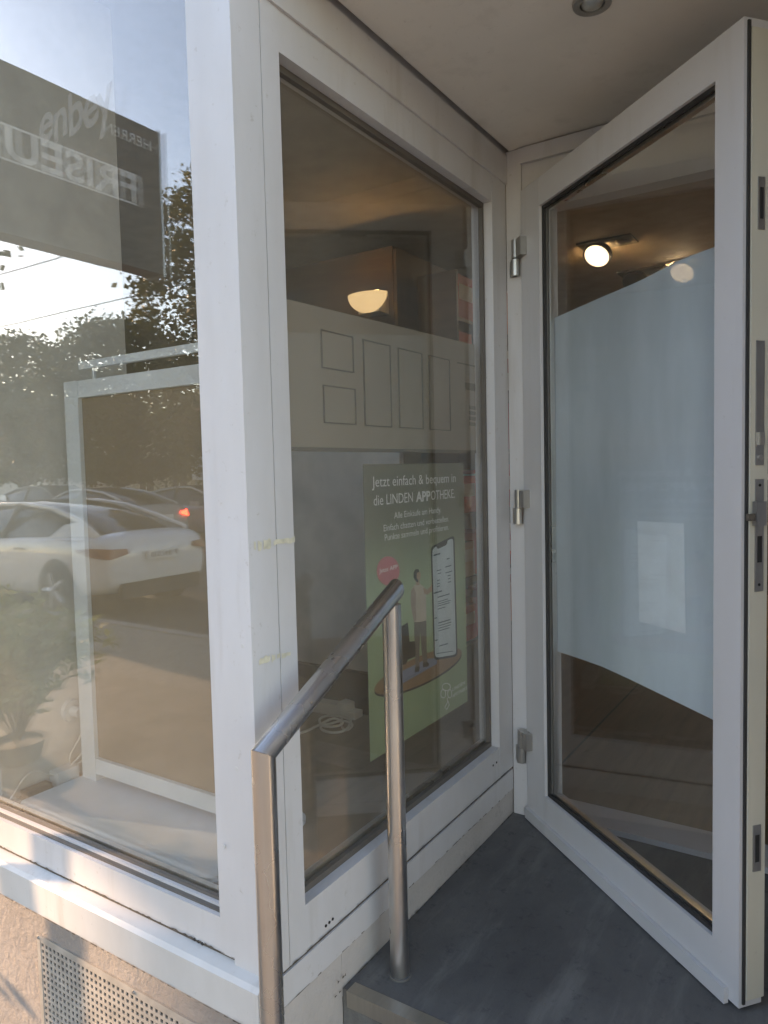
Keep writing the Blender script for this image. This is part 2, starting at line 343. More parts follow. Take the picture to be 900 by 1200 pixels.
def dots(par, pts, d):
    for p in pts:
        bm = bmesh.new(); bmesh.ops.create_cone(bm, cap_ends=True, segments=10, radius1=.0032, radius2=.0032, depth=.0016)
        o = fin('drain_hole', bm, M['dark'], par); o.location = p; o.rotation_euler = d
for px in ((228, 1101), (232.5, 1103.5), (237, 1106)): p = onp(*px, 1, YA+.001); dots(wf, [p], (R(90), 0, 0))
for px in ((382, 1085), (386, 1081), (390, 1077)): p = onp(*px, 0, XB); dots(sw, [p], (0, R(90), 0))
for px in ((578, 897), (582, 893.5)): p = onp(*px, 0, XB); dots(sw, [p], (0, R(90), 0))
# screw plugs and tape residue on the post
for px in ((284, 757), (277, 901), (262, 992)):
    p = onp(*px, 1, YA-.0031); bm = bmesh.new(); bmesh.ops.create_cone(bm, cap_ends=True, segments=12, radius1=.0045, radius2=.004, depth=.001)
    o = fin('screw_plug', bm, M['ledge'], bld); o.location = p; o.rotation_euler = (R(90), 0, 0)
def tape(px0, px1, hpx):
    y0 = onp(*px0, 0, XB).y; y1 = onp(*px1, 0, XB).y; z = onp(*px0, 0, XB).z; bm = bmesh.new(); n = 9
    top, bot = [], []
    for k in range(n+1):
        y = y0+(y1-y0)*k/n; h = hpx*(.6+.6*random.random()); zz = z+random.uniform(-.002, .002)
        top.append(bm.verts.new((XB+.0016, y, zz+h/2))); bot.append(bm.verts.new((XB+.0016, y, zz-h/2)))
    for k in range(n):
        if random.random() < .85: bm.faces.new((top[k], top[k+1], bot[k+1], bot[k]))
    fin('tape_residue', bm, M['tape'], bld)
tape((297, 640), (317, 637), .020); tape((320, 636), (345, 634), .010); tape((303, 776), (322, 772), .014); tape((324, 770), (340, 767), .010)

def grime(p0, p1, nrm, w, keep, par, seg=60):
    p0, p1, nrm = Vector(p0), Vector(p1), Vector(nrm); bm = bmesh.new(); prev = None; zz = Vector((0, 0, 1))
    for k in range(seg+1):
        c_ = p0.lerp(p1, k/seg)+nrm*.0008; h = w*random.random()**2; q = (bm.verts.new(c_+zz*(h+.0004)), bm.verts.new(c_-zz*(h*.5+.0004)))
        if prev and random.random() < keep: bm.faces.new((prev[0], q[0], q[1], prev[1]))
        prev = q
    fin('grime_line', bm, M['grime'], par)
grime((XB+.002, 1.065, .1595), (XB+.002, 2.15, .1595), (1, 0, 0), 0.0027, .75, bld, 110); grime((XB+.002, 1.03, .088), (XB+.002, 2.15, .088), (1, 0, 0), 0.0020, .4, bld, 90)
grime((-2.0, YA, .192), (-.96, YA, .192), (0, -1, 0), 0.0030, .8, bld, 110); grime((-2.0, YA-.031, .0935), (-.95, YA-.031, .0935), (0, -1, 0), 0.0020, .55, bld, 90)
grime((XB+.0005, 1.2, .0025), (XB+.0005, 2.17, .0025), (1, 0, 0), .004, .5, bld, 120); grime((XB+.002, 1.18, .03), (XB+.002, 1.24, .03), (1, 0, 0), 0.0070, .5, bld, 14)
# vent grille in the plinth: perforated sheet
vr = bmesh.new(); px, nx, nz = .0165, 44, 26; x0, zt = -1.725, -.004; yv = YA+.0085; rim = .004
cell, hole = px, .0088
for i in range(nx):
    for j in range(nz):
        a0 = x0+.014+i*cell; b0 = zt-.014-j*cell; g = (cell-hole)/2
        o = [(a0, b0), (a0+cell, b0), (a0+cell, b0-cell), (a0, b0-cell)]; q = [(a0+g, b0-g), (a0+cell-g, b0-g), (a0+cell-g, b0-cell+g), (a0+g, b0-cell+g)]
        ov = [vr.verts.new((x, yv, z)) for x, z in o]; qv = [vr.verts.new((x, yv, z)) for x, z in q]; qb = [vr.verts.new((x, yv+.003, z)) for x, z in q]
        for k in range(4):
            vr.faces.new((ov[k], ov[(k+1) % 4], qv[(k+1) % 4], qv[k])); vr.faces.new((qv[k], qv[(k+1) % 4], qb[(k+1) % 4], qb[k]))
bmesh.ops.remove_doubles(vr, verts=vr.verts, dist=.0004)
vg = tag(fin('vent_grille', vr, M['vent']), 'perforated metal vent grille set in the rough plaster below the shop window', 'vent')
xe, ze = x0+.014*2+nx*cell, zt-.014*2-nz*cell
for nm, a in (('border', (x0, xe, zt-.014, zt)), ('border', (x0, xe, ze, ze+.014)), ('border', (x0, x0+.014, ze+.014, zt-.014)), ('border', (xe-.014, xe, ze+.014, zt-.014))):
    B(nm, a[0], a[1], yv-.001, yv+.003, a[2], a[3], 'vent', vg)
B('backing', x0+.003, xe-.003, yv+.0031, yv+.0033, ze+.003, zt-.003, 'ventback', vg)

for x in (x0+.007, (x0+xe)/2, xe-.007):
    for z in (zt-.007, ze+.007):
        bm = bmesh.new(); bmesh.ops.create_cone(bm, cap_ends=True, segments=12, radius1=.0045, radius2=.0035, depth=.003); o = fin('screw', bm, M['lock'], vg, True, ang=40); o.location = (x, yv-.0022, z); o.rotation_euler = (R(90), 0, 0)
# ------------------------------------------------------------------ entrance steps
st = thing('entrance_steps', 'dark grey entrance landing with steps and metal nosing in front of the glass door', 'steps')
B('landing', XB-.003, .099, 1.235, 9.0, -.20, 0, 'floor', st)
B('nosing', XB+.012, .09, 1.2285, 1.262, -.034, .0025, 'nosing', st, bev=.003)
B('step', XB+.004, .099, .935, 1.2349, -.36, -.17, 'step', st, bev=.004)
B('step', XB+.004, .099, .635, .9349, ZP-.02, -.34, 'step', st, bev=.004)

bm = bmesh.new()                            # grit and crumbs on the landing
for k in range(260):
    x = XB+.01+random.random()**1.6*.9; y = 1.27+random.random()*.92; r_ = .0006+.0017*random.random()**3
    c_ = Vector((x, y, r_*.6)); v = [bm.verts.new(c_+Vector((r_*a*random.uniform(.6, 1.4), r_*b*random.uniform(.6, 1.4), r_*.6*c))) for a, b, c in ((1, 0, 0), (-1, 0, 0), (0, 1, 0), (0, -1, 0), (0, 0, 1), (0, 0, -1))]
    for f in ((0, 2, 4), (2, 1, 4), (1, 3, 4), (3, 0, 4), (2, 0, 5), (1, 2, 5), (3, 1, 5), (0, 3, 5)): bm.faces.new([v[i] for i in f])
gt = tag(fin('grit', bm, M['earth']), 'fine brown grit scattered over the dark entrance landing', 'grit'); gt['kind'] = 'stuff'
# ------------------------------------------------------------------ handrail
hr = thing('handrail', 'brushed stainless steel handrail on two round posts beside the side window', 'handrail')
XR, RR = -.855, .0212
def post(y, z0, z1):
    bm = bmesh.new(); tube(bm, [(XR, y, z0), (XR, y, z1)], RR, 32); return fin('post', bm, M['steel'], hr, True, ang=50)
yn, yf = .9125, 1.335; zn, zf = .662, .872
sl_ = (zf-zn)/(yf-yn); post(yf, 0.0, zf-.02)
bm = bmesh.new(); n = 32; mn = (Vector((0, 1, sl_)).normalized()+Vector((0, 0, 1))).normalized(); lo_, hi_ = [], []     # near post, its top cut on the mitre plane
for k in range(n):
    o = Vector((RR*math.cos(2*math.pi*k/n), RR*math.sin(2*math.pi*k/n), 0)); lo_.append(bm.verts.new((XR+o.x, yn+o.y, -.34))); hi_.append(bm.verts.new((XR+o.x, yn+o.y, zn-.0006-o.dot(mn)/mn.z)))
for k in range(n): bm.faces.new((lo_[k], lo_[(k+1) % n], hi_[(k+1) % n], hi_[k]))
bm.faces.new(lo_[::-1]); bm.faces.new(hi_); fin('post', bm, M['steel'], hr, True, ang=50)
bm = bmesh.new(); n = 32                    # inclined rail with mitred ends: vertical cut at the far end, mitre at the near one
rr_ = [[], []]
dv = Vector((0, 1, sl_)).normalized(); a = Vector((1, 0, 0)); b = dv.cross(a)
for e, (yy, zz) in enumerate(((yn, zn), (yf+.020, zf+.020*sl_))):
    nrm = Vector((0, 0, 1)) if e == 1 else None
    for k in range(n):
        t = 2*math.pi*k/n; o = a*RR*math.cos(t)+b*RR*math.sin(t); p0 = Vector((XR, yy, zz))+o
        if e == 0: mn = (dv+Vector((0, 0, 1))).normalized()          # mitre plane with the post
        else: mn = Vector((0, 1, 0))
        t_ = -(o.dot(mn))/dv.dot(mn); rr_[e].append(bm.verts.new(p0+dv*t_))
for k in range(n): bm.faces.new((rr_[0][k], rr_[0][(k+1) % n], rr_[1][(k+1) % n], rr_[1][k]))
bm.faces.new(rr_[0][::-1]); bm.faces.new(rr_[1])
fin('rail', bm, m_steel('brushed_steel_rail', (.62, .60, .58), .24, False), hr, True, ang=50)
bm = bmesh.new(); tube(bm, [(XR, yf, .001), (XR, yf, .006)], .026, 24); fin('base_collar', bm, M['floor'], hr, True, ang=40)
set_base(hr, (XR, yf, 0))

# ------------------------------------------------------------------ door frame and open door
P('door_jamb', XB+.001, -.888, 2.192, 2.262, 0, ZT, 'white', bev=.003)
P('door_jamb', .022, .10, 2.192, 2.262, 0, ZT, 'white', bev=.003)
P('door_header', -.887, .021, 2.196, 2.262, 1.942, 2.118, 'white', bev=.003)
P('door_header_cover', -.887, .021, 2.180, 2.1935, 2.085, ZT-.004, 'white', bev=.002)
P('wall_above_door', XB+.003, .10, 2.2, 2.30, ZT+.045, 2.66, 'inwall')
P('door_threshold', -.887, .021, 2.20, 2.335, .004, .022, 'white', bev=.004)
P('jamb_rebate', -.894, -.880, 2.2625, 2.275, 0, 2.0, 'rubber')
H0 = Vector((-.885, 2.18, 0)); E0 = Vector((-.19, 1.60, 0)); DU = (E0-H0).normalized(); DN = Vector((DU.y, -DU.x, 0))   # DN points outwards, to the street
TH = .062
dm = Matrix(((DU.x, -DN.x, 0, H0.x), (DU.y, -DN.y, 0, H0.y), (0, 0, 1, 0), (0, 0, 0, 1)))     # door space: x along the leaf, y inwards, z up
dr = thing('entrance_door', 'white framed glass entrance door standing half open with a frosted film', 'door')
dr.matrix_world = dm
LW, LH = .905, 2.0
D = lambda *a, **k: B(*a, parent=dr, **k)
D('stile', 0, .110, 0, TH, .012, LH, 'door', bev=.0025)
D('stile', .828, LW-.001, 0, TH-.004, .012, LH, 'door', bev=.0025)
D('top_rail', .1105, .8275, .0006, TH, 1.918, LH, 'door', bev=.0025)
D('bottom_rail', .1105, .8275, .0006, TH, .012, .120, 'door', bev=.0025)
D('weather_bar', .0, LW-.03, -.012, -.0003, .004, .038, 'door', bev=.002)
D('edge_strip', LW-.0008, LW+.006, .014, TH-.004, .03, LH-.02, 'cream', bev=.001)
D('edge_seal', LW-.0006, LW+.003, .007, .0135, .02, LH-.006, 'rubber')
D('pane', .108, .830, .020, .0245, .118, 1.92, 'dglass')
for a in ((.1105, .119, .12, 1.918), (.8195, .8275, .12, 1.918), (.1195, .819, .12, .129), (.1195, .819, 1.909, 1.918)):
    D('glazing_bead', a[0], a[1], .010, .0195, a[2], a[3], 'rubber')
for a in ((.122, .130, .131, 1.906), (.812, .818, .131, 1.906), (.131, .811, .122, .134), (.131, .811, 1.902, 1.912)):
    D('spacer', a[0], a[1], .0225, .0375, a[2], a[3], 'spacer')
# frosted film, wavy edges
top = [(.118, 1.588), (.25, 1.591), (.37, 1.594), (.46, 1.595), (.52, 1.5965), (.58, 1.6), (.66, 1.6065), (.72, 1.6065), (.822, 1.603)]
bot = [(.118, .577), (.24, .585), (.36, .5905), (.476, .589), (.56, .5865), (.645, .584), (.74, .581), (.822, .578)]
def spl(p, x):
    for q, w in zip(p, p[1:]):
        if x <= w[0]: t = (x-q[0])/(w[0]-q[0]); return q[1]+(w[1]-q[1])*t
    return p[-1][1]
bm = bmesh.new(); n = 48; ring = []
for k in range(n+1):
    x = .118+.704*k/n; ring.append([bm.verts.new((x, y, z)) for y, z in ((.0405, spl(top, x)), (.0412, spl(top, x)), (.0412, spl(bot, x)), (.0405, spl(bot, x)))])
for q, w in zip(ring, ring[1:]):
    for k in range(4): bm.faces.new((q[k], q[(k+1) % 4], w[(k+1) % 4], w[k]))
fin('frosted_film', bm, M['film'], dr)
nb = tag(B('paper_notice', .545, .715, .0397, .0402, .735, .99, 'notice'), 'white paper notice taped over the frosted film of the door', 'paper'); nb.matrix_world = dm @ Matrix.Rotation(R(-1.5), 4, 'Y')
# hinges
for z in (1.80, 1.02, .24):
    h = B('hinge', -.020, .036, -.022, -.0006, z-.002, z+.052, 'hinge', dr, bev=.003)
    bm = bmesh.new(); tube(bm, [(-.008, -.014, z-.003), (-.008, -.014, z+.053)], .0145, 20); fin('knuckle', bm, M['hinge'], h, True, ang=40)
    bm = bmesh.new(); tube(bm, [(-.014, -.014, z-.056), (-.014, -.014, z-.006)], .0145, 20); fin('knuckle', bm, M['hinge'], h, True, ang=40)
    B('frame_plate', -.040, -.014, -.020, -.006, z-.056, z-.006, 'hinge', h, bev=.002)
# lock furniture on the free edge
def plate(name, y0, y1, z0, z1, m='lock', par=dr, x=LW+.0061): return B(name, x, x+.0022, y0, y1, z0, z1, m, par, bev=.0006)
pl = plate('strike_plate', .028, .044, 1.60, 1.70); B('slot', LW+.0084, LW+.009, .032, .040, 1.62, 1.68, 'dark', pl)
pl = plate('latch_plate', .026, .046, 1.14, 1.385)
bm = bmesh.new(); bmesh.ops.create_cone(bm, cap_ends=True, segments=14, radius1=.006, radius2=.006, depth=.003); o = fin('screw', bm, M['hinge'], pl); o.location = (LW+.0095, .036, 1.155); o.rotation_euler = (0, R(90), 0)
B('roller', LW+.0084, LW+.014, .030, .042, 1.18, 1.205, 'hinge', pl, bev=.002)
pl = plate('lock_plate', .026, .047, .886, 1.112)
B('latch_bolt', LW+.0084, LW+.020, .018, .042, 1.020, 1.068, 'lock', pl, bev=.003); B('bolt_slot', LW+.0084, LW+.009, .031, .042, .945, .998, 'dark', pl)
B('latch_tongue', LW+.009, LW+.017, .002, .017, 1.030, 1.044, 'grime', pl, bev=.002)
for z in (.90, 1.10):
    bm = bmesh.new(); bmesh.ops.create_cone(bm, cap_ends=True, segments=10, radius1=.003, radius2=.003, depth=.001); o = fin('screw', bm, M['dark'], pl); o.location = (LW+.0087, .036, z); o.rotation_euler = (0, R(90), 0)
pl = plate('strike_plate', .026, .046, .305, .402); B('slot', LW+.0084, LW+.009, .031, .041, .325, .382, 'dark', pl)

# ceiling spot of the entrance
sp = thing('entrance_spot', 'small round chrome recessed spot in the entrance ceiling', 'ceiling spot'); c = onp(694, 2, 2, ZT)
def ring_bm(r0, r1, z0, z1, n=32):
    bm = bmesh.new(); q = []
    for k in range(n):
        t = 2*math.pi*k/n; q.append([bm.verts.new((r*math.cos(t), r*math.sin(t), z)) for r, z in ((r1, z0), (r1*.96, z1), (r0, z1), (r0*.97, z0))])
    for k in range(n):
        a, b = q[k], q[(k+1) % n]
        for j in range(4): bm.faces.new((a[j], a[(j+1) % 4], b[(j+1) % 4], b[j]))
    return bm
fin('trim_ring', ring_bm(.026, .042, 0, -.007), M['hinge'], sp, True, ang=40)
bm = bmesh.new(); bmesh.ops.create_uvsphere(bm, u_segments=20, v_segments=10, radius=.0255); 
for v in bm.verts: v.co.z *= .5
o = fin('bulb', bm, M['spacer'], sp, True); sp.location = c

# ------------------------------------------------------------------ shop interior: room
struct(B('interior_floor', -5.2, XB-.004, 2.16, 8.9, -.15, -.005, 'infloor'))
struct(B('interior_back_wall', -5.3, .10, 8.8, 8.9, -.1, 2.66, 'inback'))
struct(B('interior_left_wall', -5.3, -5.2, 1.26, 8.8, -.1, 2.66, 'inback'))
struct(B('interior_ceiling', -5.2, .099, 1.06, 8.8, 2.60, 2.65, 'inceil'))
struct(B('display_side_wall', -2.02, -1.97, YG+.03, 1.53, .25, 2.60, 'inwall'))
struct(B('display_floor', -2.02, XG-.03, YG+.03, 2.15, .05, .25, 'niche'))
struct(B('interior_floor_covering', XB+.01, .09, 2.34, 8.8, .0005, .004, 'infloor'))

# display stand in the front window
ds = thing('display_stand', 'free standing white framed dark display on a pale rounded base plate in the front window', 'display')
YD = 1.262
pts = []; x0, x1, y0, y1, r = -1.915, -1.165, 1.065, 1.42, .045
for cx_, cy_, a0 in ((x1-r, y0+r, -90), (x1-r, y1-r, 0), (x0+r, y1-r, 90), (x0+r*.6, y0+r*.6, 180)):
    for k in range(7): t = R(a0+15*k); pts.append((cx_+r*math.cos(t)*(1 if a0 != 180 else .6), cy_+r*math.sin(t)*(1 if a0 != 180 else .6), .2505))
prism('base_plate', pts, (0, 0, .012), 'plate', ds, bev=.002)
B('stile', -1.905, -1.842, YD, YD+.045, .263, 1.418, 'screenwhite', ds, bev=.004)
B('stile', -1.275, -1.215, YD, YD+.045, .263, 1.418, 'screenwhite', ds, bev=.004)
B('bottom_rail', -1.841, -1.276, YD+.001, YD+.044, .285, .330, 'screenwhite', ds, bev=.003)
B('top_rail', -1.841, -1.276, YD+.001, YD+.044, 1.370, 1.417, 'screenwhite', ds, bev=.003)
B('screen', -1.841, -1.276, YD+.012, YD+.034, .331, 1.369, 'screen', ds)
B('header_bar', -1.86, -1.22, YD+.020, YD+.034, 1.452, 1.474, 'screenwhite', ds, bev=.002)
for x in (-1.80, -1.30): B('header_bracket', x-.004, x+.004, YD+.024, YD+.03, 1.4175, 1.4515, 'screenwhite', ds)
set_base(ds, (-1.5, 1.25, .25))
# wall socket, adapters and cables
so_ = thing('wall_socket', 'round white wall socket with a plug behind the display frame', 'socket')
c = onp(83, 832, 0, -1.97); bm = bmesh.new(); bmesh.ops.create_cone(bm, cap_ends=True, segments=24, radius1=.034, radius2=.031, depth=.012)
o = fin('cover', bm, M['socket'], so_, True, ang=40); o.rotation_euler = (0, R(90), 0); o.location = (-1.963, c.y, c.z)
bm = bmesh.new(); tube(bm, [(-1.957, c.y, c.z), (-1.92, c.y, c.z)], .016, 16); fin('plug', bm, M['socket'], so_, True, ang=40); set_base(so_, c)
def cable(name, pts, r, label, m='cable', group=None):
    cu = bpy.data.curves.new(name, 'CURVE'); cu.dimensions = '3D'; s = cu.splines.new('NURBS'); s.points.add(len(pts)-1); s.use_endpoint_u = True; s.order_u = 4
    for q, p in zip(s.points, pts): q.co = (*p, 1)
    cu.bevel_depth = r; cu.bevel_resolution = 3; cu.resolution_u = 6
    ob = bpy.data.objects.new(name, cu); COL.objects.link(ob); bpy.context.view_layer.update()
    me = bpy.data.meshes.new_from_object(ob.evaluated_get(bpy.context.evaluated_depsgraph_get())); bpy.data.objects.remove(ob); bpy.data.curves.remove(cu)
    for p in me.polygons: p.use_smooth = True
    return tag(link(name, me, M[m]), label, 'cable', group)
cable('power_cable', [(-1.92, c.y, c.z), (-1.90, c.y, c.z-.02), (-1.935, c.y+.01, c.z-.08), (-1.955, c.y-.03, c.z-.13), (-1.945, c.y-.02, c.z-.17), (-1.93, c.y+.03, c.z-.14), (-1.935, c.y+.04, c.z-.1), (-1.94, c.y-.01, .30), (-1.945, 1.20, .272), (-1.94, 1.16, .31), (-1.945, 1.11, .33), (-1.95, 1.07, .256), (-1.955, 1.06, .2535)], .003, 'white power cable hanging from the round wall socket')
ad = tag(B('power_adapter', -1.964, -1.922, 1.195, 1.262, .2505, .295, 'socket', bev=.006), 'small white power adapter on the floor by the side wall', 'adapter')
ad2 = tag(B('power_strip', -1.962, -1.93, 1.105, 1.18, .2505, .272, 'niche', bev=.004), 'flat brown block lying along the foot of the white side wall', 'block')

# side-window things: cable coil, bracket, panel, poster
coil = []
for k in range(60):
    t = k*.42; rr = .055+.018*math.sin(k*.7); cx_ = -1.52+.03*math.sin(t*.31); coil.append((cx_+rr*math.cos(t)*1.1, 1.955+.02*math.sin(t*.23)+rr*math.sin(t), .256+.0007*k+.006*abs(math.sin(k*.5))))
coil = [(-1.60, 2.10, .256), (-1.55, 2.08, .256), (-1.53, 2.03, .258)] + coil[:34] + [(-1.56, 1.86, .256), (-1.62, 1.82, .255), (-1.70, 1.78, .255)]
cable('coiled_cable', coil, .0042, 'loosely coiled white cable lying on the display floor beside the poster')
br = tag(prism('plastic_bracket', [(-1.79, 2.08, .2505), (-1.50, 2.08, .2505), (-1.50, 2.08, .275), (-1.535, 2.08, .275), (-1.535, 2.08, .30), (-1.575, 2.08, .305), (-1.58, 2.08, .292), (-1.79, 2.08, .285)], (0, .05, 0), 'cable', bev=.003), 'cream plastic profile lying behind the coiled cable', 'profile')
bp = thing('display_back_panel', 'light grey back panel on a dark wood base behind the poster', 'panel')
B('panel', -2.9, -1.485, 2.40, 2.43, .325, 1.50, 'inwall', bp); B('base', -2.9, -1.47, 2.37, 2.52, -.004, .324, 'wood', bp); B('top_board', -2.9, -1.47, 2.37, 2.52, 1.501, 1.53, 'wood', bp)
set_base(bp, (-2.2, 2.45, 0))
# info panel behind the side window
XI = XG-.024
ip = thing('info_panel', 'grey info panel with outlined pockets fixed behind the side window', 'panel')
q = [onp(*p, 0, XI) for p in ((338, 352), (580, 411), (580, 528), (338, 525))]
zt_, zb_ = (q[0].z+q[1].z)/2, q[2].z
prism('board', [(XI-.004, 1.10, q[0].z), (XI-.004, 2.10, q[1].z), (XI-.004, 2.10, zb_), (XI-.004, 1.10, zb_)], (.003, 0, 0), 'panel', ip)
B('lower_edge', XI-.006, XI+.0005, 1.10, 2.10, zb_-.010, zb_-.0005, 'line', ip)
def outline(name, pts, w, m, par, x):
    P_ = [onp(*p, 0, x) for p in pts]; y0 = (P_[0].y+P_[3].y)/2; y1 = (P_[1].y+P_[2].y)/2; z1 = (P_[0].z+P_[1].z)/2; z0 = (P_[2].z+P_[3].z)/2
    bm = bmesh.new()
    for a in ((y0, y1, z1-w, z1), (y0, y1, z0, z0+w), (y0, y0+w, z0+w, z1-w), (y1-w, y1, z0+w, z1-w)): box(bm, x, x+.0035, *a)
    o = fin(name, bm, M[m], par); B('pocket_sheet', x+.0002, x+.0016, y0+w*1.5, y1-w*1.5, z0+w*1.5, z1-w*1.5, 'panel', o); return o
S3 = lambda *p: [(320+a/3, 360+b/3) for a, b in p]
for k in (((165, 78), (278, 103), (282, 230), (170, 215)), ((173, 270), (287, 290), (290, 413), (178, 408)), ((313, 112), (410, 135), (415, 425), (322, 415)), ((437, 142), (522, 163), (525, 430), (443, 423)), ((545, 168), (618, 185), (622, 436), (550, 430))):
    outline('pocket', S3(*k), .0022, 'line', ip, XI-.0009)
def pq(name, pts, m, par, x, t=.001): return prism(name, [onp(*p, 0, x) for p in pts], (-t, 0, 0), m, par)
pq('slot', [(536, 424), (568, 431), (568, 432.6), (536, 425.6)], 'line', ip, XI+.0004)
pq('label_field', [(545.5, 448), (560, 450.5), (560, 459), (546, 456.5)], 'line', ip, XI+.0004)
for k in range(4): pq('grille_slot', [(550, 475+6.4*k), (557.5, 476.2+6.4*k), (557.6, 480.4+6.4*k), (550.2, 479.4+6.4*k)], 'line', ip, XI+.0004)
pq('grille_edge', [(558, 472.5), (560, 473), (560.5, 500), (558.5, 499.8)], 'vinyl', ip, XI+.0004)
set_base(ip, (XI, 1.6, zb_))
# poster
XP = XG-.024
po = thing('app_poster', 'green pharmacy app poster with a man and a giant phone behind the side window', 'poster')
q = [onp(*p, 0, XP) for p in ((425, 541), (537, 545), (550, 820), (435, 893))]
py0, py1 = (q[0].y+q[3].y)/2, (q[1].y+q[2].y)/2+.012; pz1, pz0 = (q[0].z+q[1].z)/2, (q[2].z+q[3].z)/2
mp_, t, b = mat('poster_print'); tc = t.nodes.new('ShaderNodeTexCoord'); sx = t.nodes.new('ShaderNodeSeparateXYZ'); t.links.new(tc.outputs['Generated'], sx.inputs[0])
nz_ = noise(t, 1.2, 2); ad_ = t.nodes.new('ShaderNodeMath'); ad_.operation = 'MULTIPLY_ADD'; ad_.inputs[1].default_value = .25; t.links.new(nz_.outputs[0], ad_.inputs[0]); t.links.new(sx.outputs[2], ad_.inputs[2])
r_ = ramp(t, ad_.outputs[0], [(.1, (.30, .38, .21)), (.35, (.33, .43, .24)), (.62, (.42, .53, .32)), (.88, (.22, .225, .15)), (1.0, (.165, .165, .11))]); t.links.new(r_.outputs[0], b.inputs['Base Color']); b.inputs['Roughness'].default_value = .5
bm = bmesh.new(); box(bm, XP-.0015, XP-.0005, py0, py1, pz0, pz1); fin('sheet', bm, mp_, po)
UY, UZ = Vector((0, 1, 0)), Vector((0, 0, 1)); LX = XP+.0026
def line(body, p0, p1, cap, bold=0, m='vinyl', name='lettering'):
    a, b_ = onp(*p0, 0, LX), onp(*p1, 0, LX); return text_fit(name, body, Vector((LX, a.y, (a.z+b_.z)/2)), UY, UZ, b_.y-a.y, cap, m, po, bold)
line('Jetzt einfach & bequem in', (436, 571), (534, 564.7), .0262)
line('die LINDEN', (438, 592.7), (484, 588), .0262); line('APP', (487.5, 588), (504.5, 586.2), .0262, .035); line('OTHEKE.', (505, 586), (533, 583.2), .0262)
line('Alle Einkäufe am Handy.', (462, 607.3), (517, 600.7), .0165); line('Einfach chatten und vorbestellen.', (449.7, 622), (526, 611.5), .0165); line('Punkte sammeln und profitieren.', (451, 633.3), (526, 621), .0165)
cols = dict(brown=(.32, .18, .09), darkb=(.05, .03, .02), blue=(.22, .25, .34), skin=(.48, .31, .21), shirt=(.60, .50, .39), shirt2=(.44, .33, .26), trouser=(.19, .15, .115), phone=(.66, .74, .75), phoneb=(.035, .04, .04), ink=(.10, .14, .16), pink=(.66, .20, .22), hair=(.05, .035, .025))
for k, v in cols.items(): M['pr_'+k] = plain('print_'+k, v, .5, 0, .08, 20)
_lay = [0]
def pp(name, pts, m, par=None):
    _lay[0] += 1; return prism(name, [onp(*p, 0, XP-.0004+.00004*_lay[0]) for p in pts], (-.0003-.00004*_lay[0]*.2, 0, 0), m, par or po)
def ell(cx_, cy_, a, b_, tilt, n=40):
    c_, s_ = math.cos(R(tilt)), math.sin(R(tilt)); return [(cx_+a*math.cos(2*math.pi*k/n)*c_-b_*math.sin(2*math.pi*k/n)*s_, cy_+a*math.cos(2*math.pi*k/n)*s_+b_*math.sin(2*math.pi*k/n)*c_) for k in range(n)]
pp('table_edge_picture', ell(490, 789, 56, 15.5, -25), 'pr_darkb'); pp('table_picture', ell(490, 786.5, 56, 15.5, -25), 'pr_brown')
pp('rug_picture', [(460, 792), (500, 772), (512, 771), (512, 778), (470, 802), (463, 800)], 'pr_blue')
pp('chair_picture', [(463, 738), (478, 729.5), (480, 752), (489, 751), (489, 768), (486, 770), (478, 773), (476, 778), (466, 781), (464, 760)], 'pr_darkb')
man = [('legs_picture', [(485.5, 726), (499.5, 724), (499.8, 745), (500, 760), (501, 778), (496, 779), (494, 760), (492.6, 740), (491.5, 760), (491.5, 783), (487, 784), (487, 760), (485.5, 745)], 'pr_trouser'),
       ('shoes_picture', [(486.5, 782), (492, 781), (491, 787), (486, 788)], 'pr_hair'), ('shoes_picture', [(495.5, 777), (501, 776), (503, 778), (502, 781), (496, 782)], 'pr_hair'),
       ('shirt_picture', [(484.5, 687), (488, 684), (492, 684), (497, 688), (499, 694), (499.8, 727), (492, 729), (485.5, 729), (483.5, 718), (481.5, 705), (481.8, 693)], 'pr_shirt'),
       ('sleeve_picture', [(481.8, 692), (485, 688), (487.5, 696), (487, 712), (488, 727), (485.5, 729), (483, 718), (481.4, 705)], 'pr_shirt2'),
       ('arm_picture', [(496, 689), (501, 691), (505, 687), (509, 676), (511.5, 669), (513, 670), (511.5, 678), (507, 692), (501, 697), (497.5, 696)], 'pr_skin'),
       ('neck_picture', [(487.5, 680), (491, 680), (492, 685), (488, 686)], 'pr_skin'),
       ('face_picture', ell(489.3, 675.5, 3.6, 6.5, 8, 20), 'pr_skin'), ('hair_picture', [(484.7, 676), (484.8, 671), (487, 667), (490.5, 667), (491.5, 670), (488.5, 671.5), (488.2, 677), (490.5, 681), (489, 682.5), (486.5, 680)], 'pr_hair')]
for a in man: pp(*a)
def rquad(tl, tr, br_, bl, f=.16):
    P_ = [Vector((*p, 0)) for p in (tl, tr, br_, bl)]; out = []
    L = (P_[1]-P_[0]).length*f
    for k in range(4):
        a, b_, c_ = P_[k-1], P_[k], P_[(k+1) % 4]; p0 = b_+(a-b_).normalized()*L; p2 = b_+(c_-b_).normalized()*L
        for j in range(5): t = j/4; w = p0*(1-t)**2+b_*2*t*(1-t)+p2*t*t; out.append((w.x, w.y))
    return out
pp('phone_picture', rquad((505, 641), (532.5, 627), (536.3, 769), (508.5, 774)), 'pr_phoneb'); pp('phone_screen_picture', rquad((506.5, 643), (531, 630), (534.6, 767), (510, 771)), 'pr_phone')
pp('phone_notch_picture', [(511.5, 640), (524.5, 633), (524, 637), (522.5, 639), (514, 643), (512, 642.5)], 'pr_phoneb')
